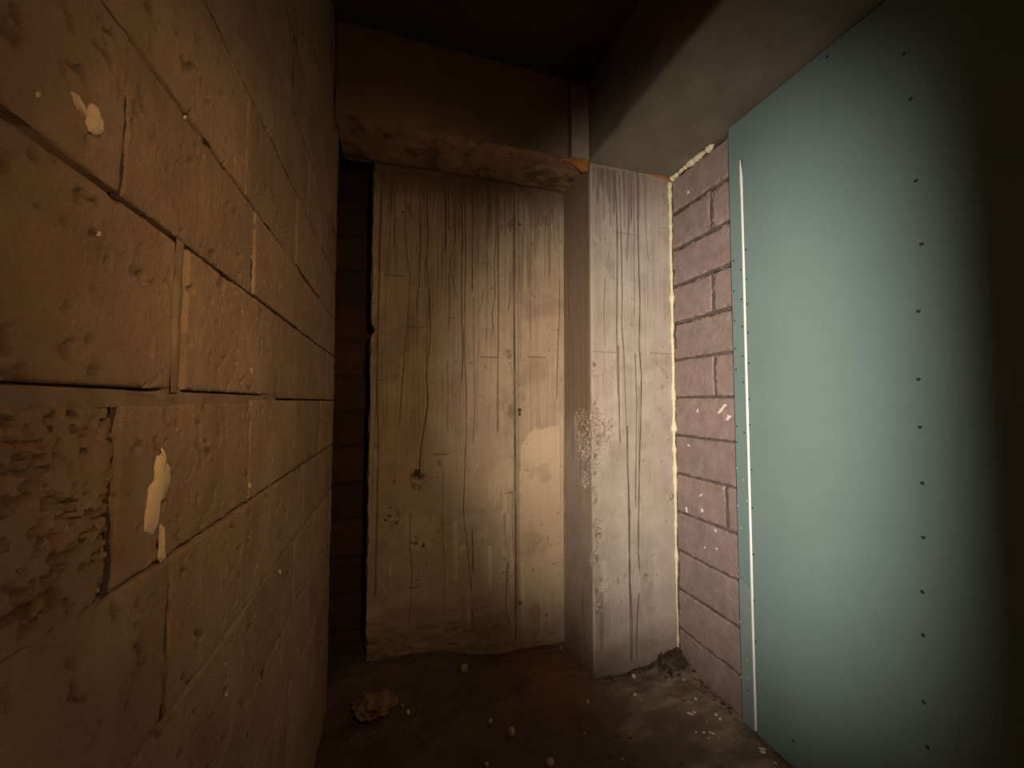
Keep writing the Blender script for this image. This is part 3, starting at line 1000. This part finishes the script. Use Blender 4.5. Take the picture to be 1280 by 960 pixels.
SC = {}
for x, y in [(1145, 226), (1152, 305), (1148, 389), (1148, 474), (1150, 534), (1153, 604), (1154, 672), (1153, 740), (1154, 794), (1155, 878),
             (1159, 934), (992, 926), (1034, 71), (1130, 67), (1138, 124)]:
    screw(big, x, y, .0050)
for x, y in [(932.5, 312), (933, 349), (934, 380), (935, 416), (936, 454), (936.5, 499), (937, 531), (939.5, 587), (940.5, 635), (942, 693),
             (917, 326), (917.5, 364), (918, 401), (919, 436), (920, 462), (921, 533), (921.5, 553), (926, 337), (927, 374), (928, 408), (928.5, 445),
             (929, 478), (930.5, 541)]:
    screw(big, x, y, .0040)
for x, y in [(943, 751), (945, 802)]:
    screw(big, x, y, .0040)
for x, y in [(936, 863)]:
    screw(low, x, y, .0036)
# filled fixings: small pale dabs on the strip
fd = 0
for x, y, par in [(921, 585, big), (929, 600, big), (922, 632, big), (933, 626, big), (926, 660, big), (922, 712, big), (925, 777, low), (926, 846, low), (934, 848, low), (934, 825, low)]:
    c = at(x, y, 0, XB)
    rs2 = np.random.RandomState(60 + fd)
    fd += 1
    ring = [(0, .0045 * rs2.uniform(.6, 1.1) * math.cos(t), .0065 * rs2.uniform(.6, 1.1) * math.sin(t)) for t in np.linspace(0, 2 * math.pi, 9)[:-1]]
    V = ring + [(-.0012, y_ * .6, z_ * .6) for _, y_, z_ in ring]
    f = [[k, 8 + k, 8 + (k + 1) % 8, (k + 1) % 8] for k in range(8)] + [[8 + k for k in range(8)][::-1]]
    o = link('filler_dab', mesh('filler_dab', V, f, None), M['filled'] if 'filled' in M else M.setdefault('filled', material('pale_filler', (.34, .42, .40), (.42, .50, .47), 60, .1, 300)), par)
    o.location = c
    o.matrix_parent_inverse = Matrix.Translation(-par.location)

# ------------------------------------------------------------------ expanding foam
n = 330
zz = np.linspace(.05, ZB - .03, n)
rz = .0048 + .0035 * np.clip(fbm(zz, zz * 0, .06, 2001, 4, .6) + .1, 0, 1) * 2
rz = rz * np.where(zz < .75, .55 + .3 * smooth(.45, .75, zz), 1.)
for zc_, sp_ in ((EYE + .02, .012), (EYE - .27, .02), (EYE - .38, .02), (EYE - .86, .03), (EYE - .15, .02), (EYE + .6, .02)):
    rz = rz + .005 * np.exp(-((zz - zc_) / sp_) ** 2)
vf = tube('foam_bead', np.stack([XR - .004 + .003 * fbm(zz, zz * 0, .1, 2002, 3), YC - .003 + .003 * fbm(zz, zz * 0 + 5, .08, 2003, 3), zz], 1), rz * 1.55, M['foam'], 9)
tag(vf, 'cream expanding foam bead down the corner of column and pink bricks', 'foam')
n = 170
tt = np.linspace(0, 1, n)
yy = YC - .012 - tt * .325
rr = .015 + .009 * fbm(tt, tt * 0, .10, 2011, 3) + .004 * fbm(tt, tt * 0 + 4, .03, 2012, 3)
for g_ in (.19, .41):
    rr = rr * (1 - .75 * np.exp(-((tt - g_) / .018) ** 2))
rr = np.maximum(rr, .003) * smooth(0, .05, tt) * smooth(1.0, .93, tt) + .0008
tf = tube('foam_bead', np.stack([XR - .004 + .004 * fbm(tt, tt * 0, .1, 2013, 3), yy, ZB - .014 + .004 * fbm(tt, tt * 0 + 2, .12, 2014, 3)], 1), rr, M['foam'], 10, ax=(0, 0, 1))
tag(tf, 'lumpy cream foam bead between the grey beam and the top pink brick', 'foam')

# ------------------------------------------------------------------ orange packing pieces
p1 = [at(x, y, 1, YC - .012) for x, y in [(706, 200), (712, 197), (721, 199.5), (735, 199.5), (735, 213), (729, 214), (722, 207), (715, 202)]]
o = prism('packing_piece', p1, (0, .014, 0), M['orange'])
tag(o, 'orange wedge packed under the beam at the column corner', 'packing')
p2 = [at(x, y, 1, YC - .008) for x, y in [(807, 211), (820, 213.5), (835, 217), (836, 223.5), (821, 220), (808, 216)]]
o = prism('packing_piece', p2, (0, .05, 0), M['orange'])
tag(o, 'orange strip packed between column top and beam beside the foam', 'packing')

# ------------------------------------------------------------------ rubble on the floor


def rock(name, x, y, size, mat, seed, angular=.35, sub=2, rot=0., crag=0.):
    """a broken stone resting on the floor where pixel x, y meets it; size = half extents"""
    p = at(x, y, 2, 0)
    z = float(floor_height(np.array([p[0]]), np.array([p[1]]))[0])
    p = at(x, y, 2, z)
    z = float(floor_height(np.array([p[0]]), np.array([p[1]]))[0])
    import bmesh
    b = bmesh.new()
    bmesh.ops.create_icosphere(b, subdivisions=sub, radius=1)
    rs_ = np.random.RandomState(seed)
    V = np.array([q.co[:] for q in b.verts])
    pl_ = rs_.normal(size=(9, 3))
    pl_ /= np.linalg.norm(pl_, axis=1)[:, None]
    for q in pl_:
        dcut = rs_.uniform(.62, .9)
        t = V @ q
        V = V - np.outer(np.maximum(t - dcut, 0), q) * (1 - angular * .1)
    V = V * (1 + .10 * fbm(V[:, 0] * 2 + V[:, 2], V[:, 1] * 2 - V[:, 2], 1., seed, 3))[:, None]
    if crag:
        q_ = fbm(V[:, 0] * 1.3 + V[:, 2] * .7, V[:, 1] * 1.3 - V[:, 2] * .8, .55, seed + 2, 4, .6)
        V = V * (1 + crag * q_)[:, None]
    V = V * np.asarray(size)
    c, s_ = math.cos(rot), math.sin(rot)
    V = V @ np.array([[c, s_, 0], [-s_, c, 0], [0, 0, 1]])
    zmin = V[:, 2].min()
    f = [[q.index for q in fc.verts] for fc in b.faces]
    b.free()
    o = link(name, mesh(name, V, f, None, False), mat)
    o.location = (p[0], p[1], z - zmin - .0015)
    return o


st = [(580, 837, (.020, .018, .026), 'rounded tan stone at the foot of the back panel below its pale drips'),
      (613, 905, (.012, .012, .012), 'smaller of two tan pebbles close together on open floor'),
      (639, 920, (.016, .015, .019), 'larger of two tan pebbles close together on open floor'),
      (792, 847, (.012, .010, .013), 'pale stone against the foot of the column front'),
      (794, 869, (.013, .009, .007), 'flat pale stone in front of the column'),
      (735, 878, (.010, .007, .006), 'small pale chip off the broken column corner'),
      (701, 812, (.010, .009, .009), 'small stone in the corner between panel and column'),
      (608, 957, (.011, .010, .009), 'leftmost of two stones cut by the bottom edge of the photo'),
      (688, 957, (.021, .016, .014), 'wider of two stones cut by the bottom edge of the photo'),
      (510, 893, (.013, .010, .013), 'biggest crumb to the right of the brown mortar lump'),
      (503, 884, (.006, .006, .007), 'tiny crumb behind the bigger crumb by the mortar lump'),
      (855, 848, (.012, .012, .010), 'stone on the dark dirt heap at the column foot'),
      (731, 919, (.008, .007, .006), 'small pale chip alone on the floor in front of the column'),
      (788, 920, (.010, .009, .009), 'tan stone on the floor in front of the column drips'),
      (817, 888, (.008, .007, .006), 'small stone on floor between column and white chips'),
      (778, 951, (.008, .007, .006), 'stone near the bottom edge below the column')]
for i, (x, y, sz, lab) in enumerate(st):
    tag(rock('stone', x, y, sz, M['stone'] if i not in (3, 4, 5) else M['chip'], 3000 + i * 7, rot=i * .9), lab, 'stone', 'loose stones on the floor')
lump = rock('mortar_lump', 462, 896, (.085, .065, .055), M['lump'], 3211, .8, 4, rot=.25, crag=.75)
tag(lump, 'big broken brown mortar lump on the dark floor by the slot', 'rubble')
sliver = rock('mortar_sliver', 446, 873, (.034, .008, .010), M['stone'], 3301, rot=.75)
tag(sliver, 'thin pale sliver lying behind the brown mortar lump', 'rubble')
ch = [(870, 875, (.012, .008, .005), .6), (863, 893, (.017, .006, .005), -.7), (868, 891, (.008, .006, .005), -.5), (895, 893, (.008, .006, .005), -.7),
      (900, 900, (.009, .007, .006), .2), (870, 915.5, (.008, .006, .004), .1), (879.5, 917, (.009, .007, .005), .4), (889, 917, (.016, .004, .004), -.9),
      (886, 924, (.007, .004, .004), .1), (952.5, 934, (.015, .006, .004), -.5), (954, 941, (.013, .006, .005), -.5), (969, 955, (.009, .005, .004), -.6),
      (884, 903, (.005, .003, .003), 0), (899, 922, (.004, .003, .003), .3)]
CHIP = ['single pale chip on the floor nearest the dark dirt heap',
        'longest white chip, front one of a touching pair on the floor',
        'short white chip behind the longest chip of the touching pair',
        'white chip nearest the foot of the bricks, behind a rounder one',
        'rounder white chip just in front of the one at the foot of the bricks',
        'leftmost white chip of the front row on the dark floor',
        'brightest chunky white chip in the middle of the front row',
        'slender slanting white chip at the right of the front row',
        'flat white chip lying in front of the front row of chips',
        'rear one of two long white chips at the foot of the green board',
        'front one of two long white chips at the foot of the green board',
        'white chip in the bottom corner of the photo by the green board',
        'tiny white crumb between the touching pair and the bricks',
        'tiny white crumb to the right of the front row of chips']
for i, (x, y, sz, r) in enumerate(ch):
    tag(rock('plaster_chip', x, y, sz, M['chip'], 3400 + i * 5, rot=r), CHIP[i], 'chip',
        'white chips by the right wall')

# dark dirt heaped where column meets the bricks
hv, hf = [], []
rs3 = np.random.RandomState(77)
import bmesh as _bm
b = _bm.new()
_bm.ops.create_icosphere(b, subdivisions=1, radius=1)
ico = np.array([q.co[:] for q in b.verts])
icf = [[q.index for q in fc.verts] for fc in b.faces]
b.free()
for i in range(420):
    if i < 260:
        x = 1.47 + rs3.normal(0, .07)
        y = 1.83 + rs3.normal(0, .045)
    elif i < 340:
        t = rs3.rand()
        x, y = 1.03 + t * .45, YC - abs(rs3.normal(0, .02)) - .004
    else:
        t = rs3.rand()
        x, y = XR - abs(rs3.normal(0, .02)) - .004, 1.3 + t * .5
    if x > XR - .006 or y > YC - .006 or (y < 1.49 and x > XB - .012):
        continue
    z = float(floor_height(np.array([x]), np.array([y]))[0])
    r = rs3.uniform(.003, .012) if i < 260 else rs3.uniform(.002, .007)
    V = ico * (r * rs3.uniform(.6, 1.2, (12 if len(ico) == 12 else len(ico), 1))) * rs3.uniform(.7, 1.2, 3)
    base = len(hv) * len(ico)
    hv.append(V + [x, y, z + r * .3])
    hf += [[base + q for q in fc] for fc in icf]
dh = link('dirt_heap', mesh('dirt_heap', np.concatenate(hv), hf, (1.45, 1.83, 0), False), M['dirt'])
dh.location = (1.45, 1.83, 0)
tag(dh, 'dark crumbly dirt heaped where the column meets the pink bricks', 'dirt', kind='stuff')
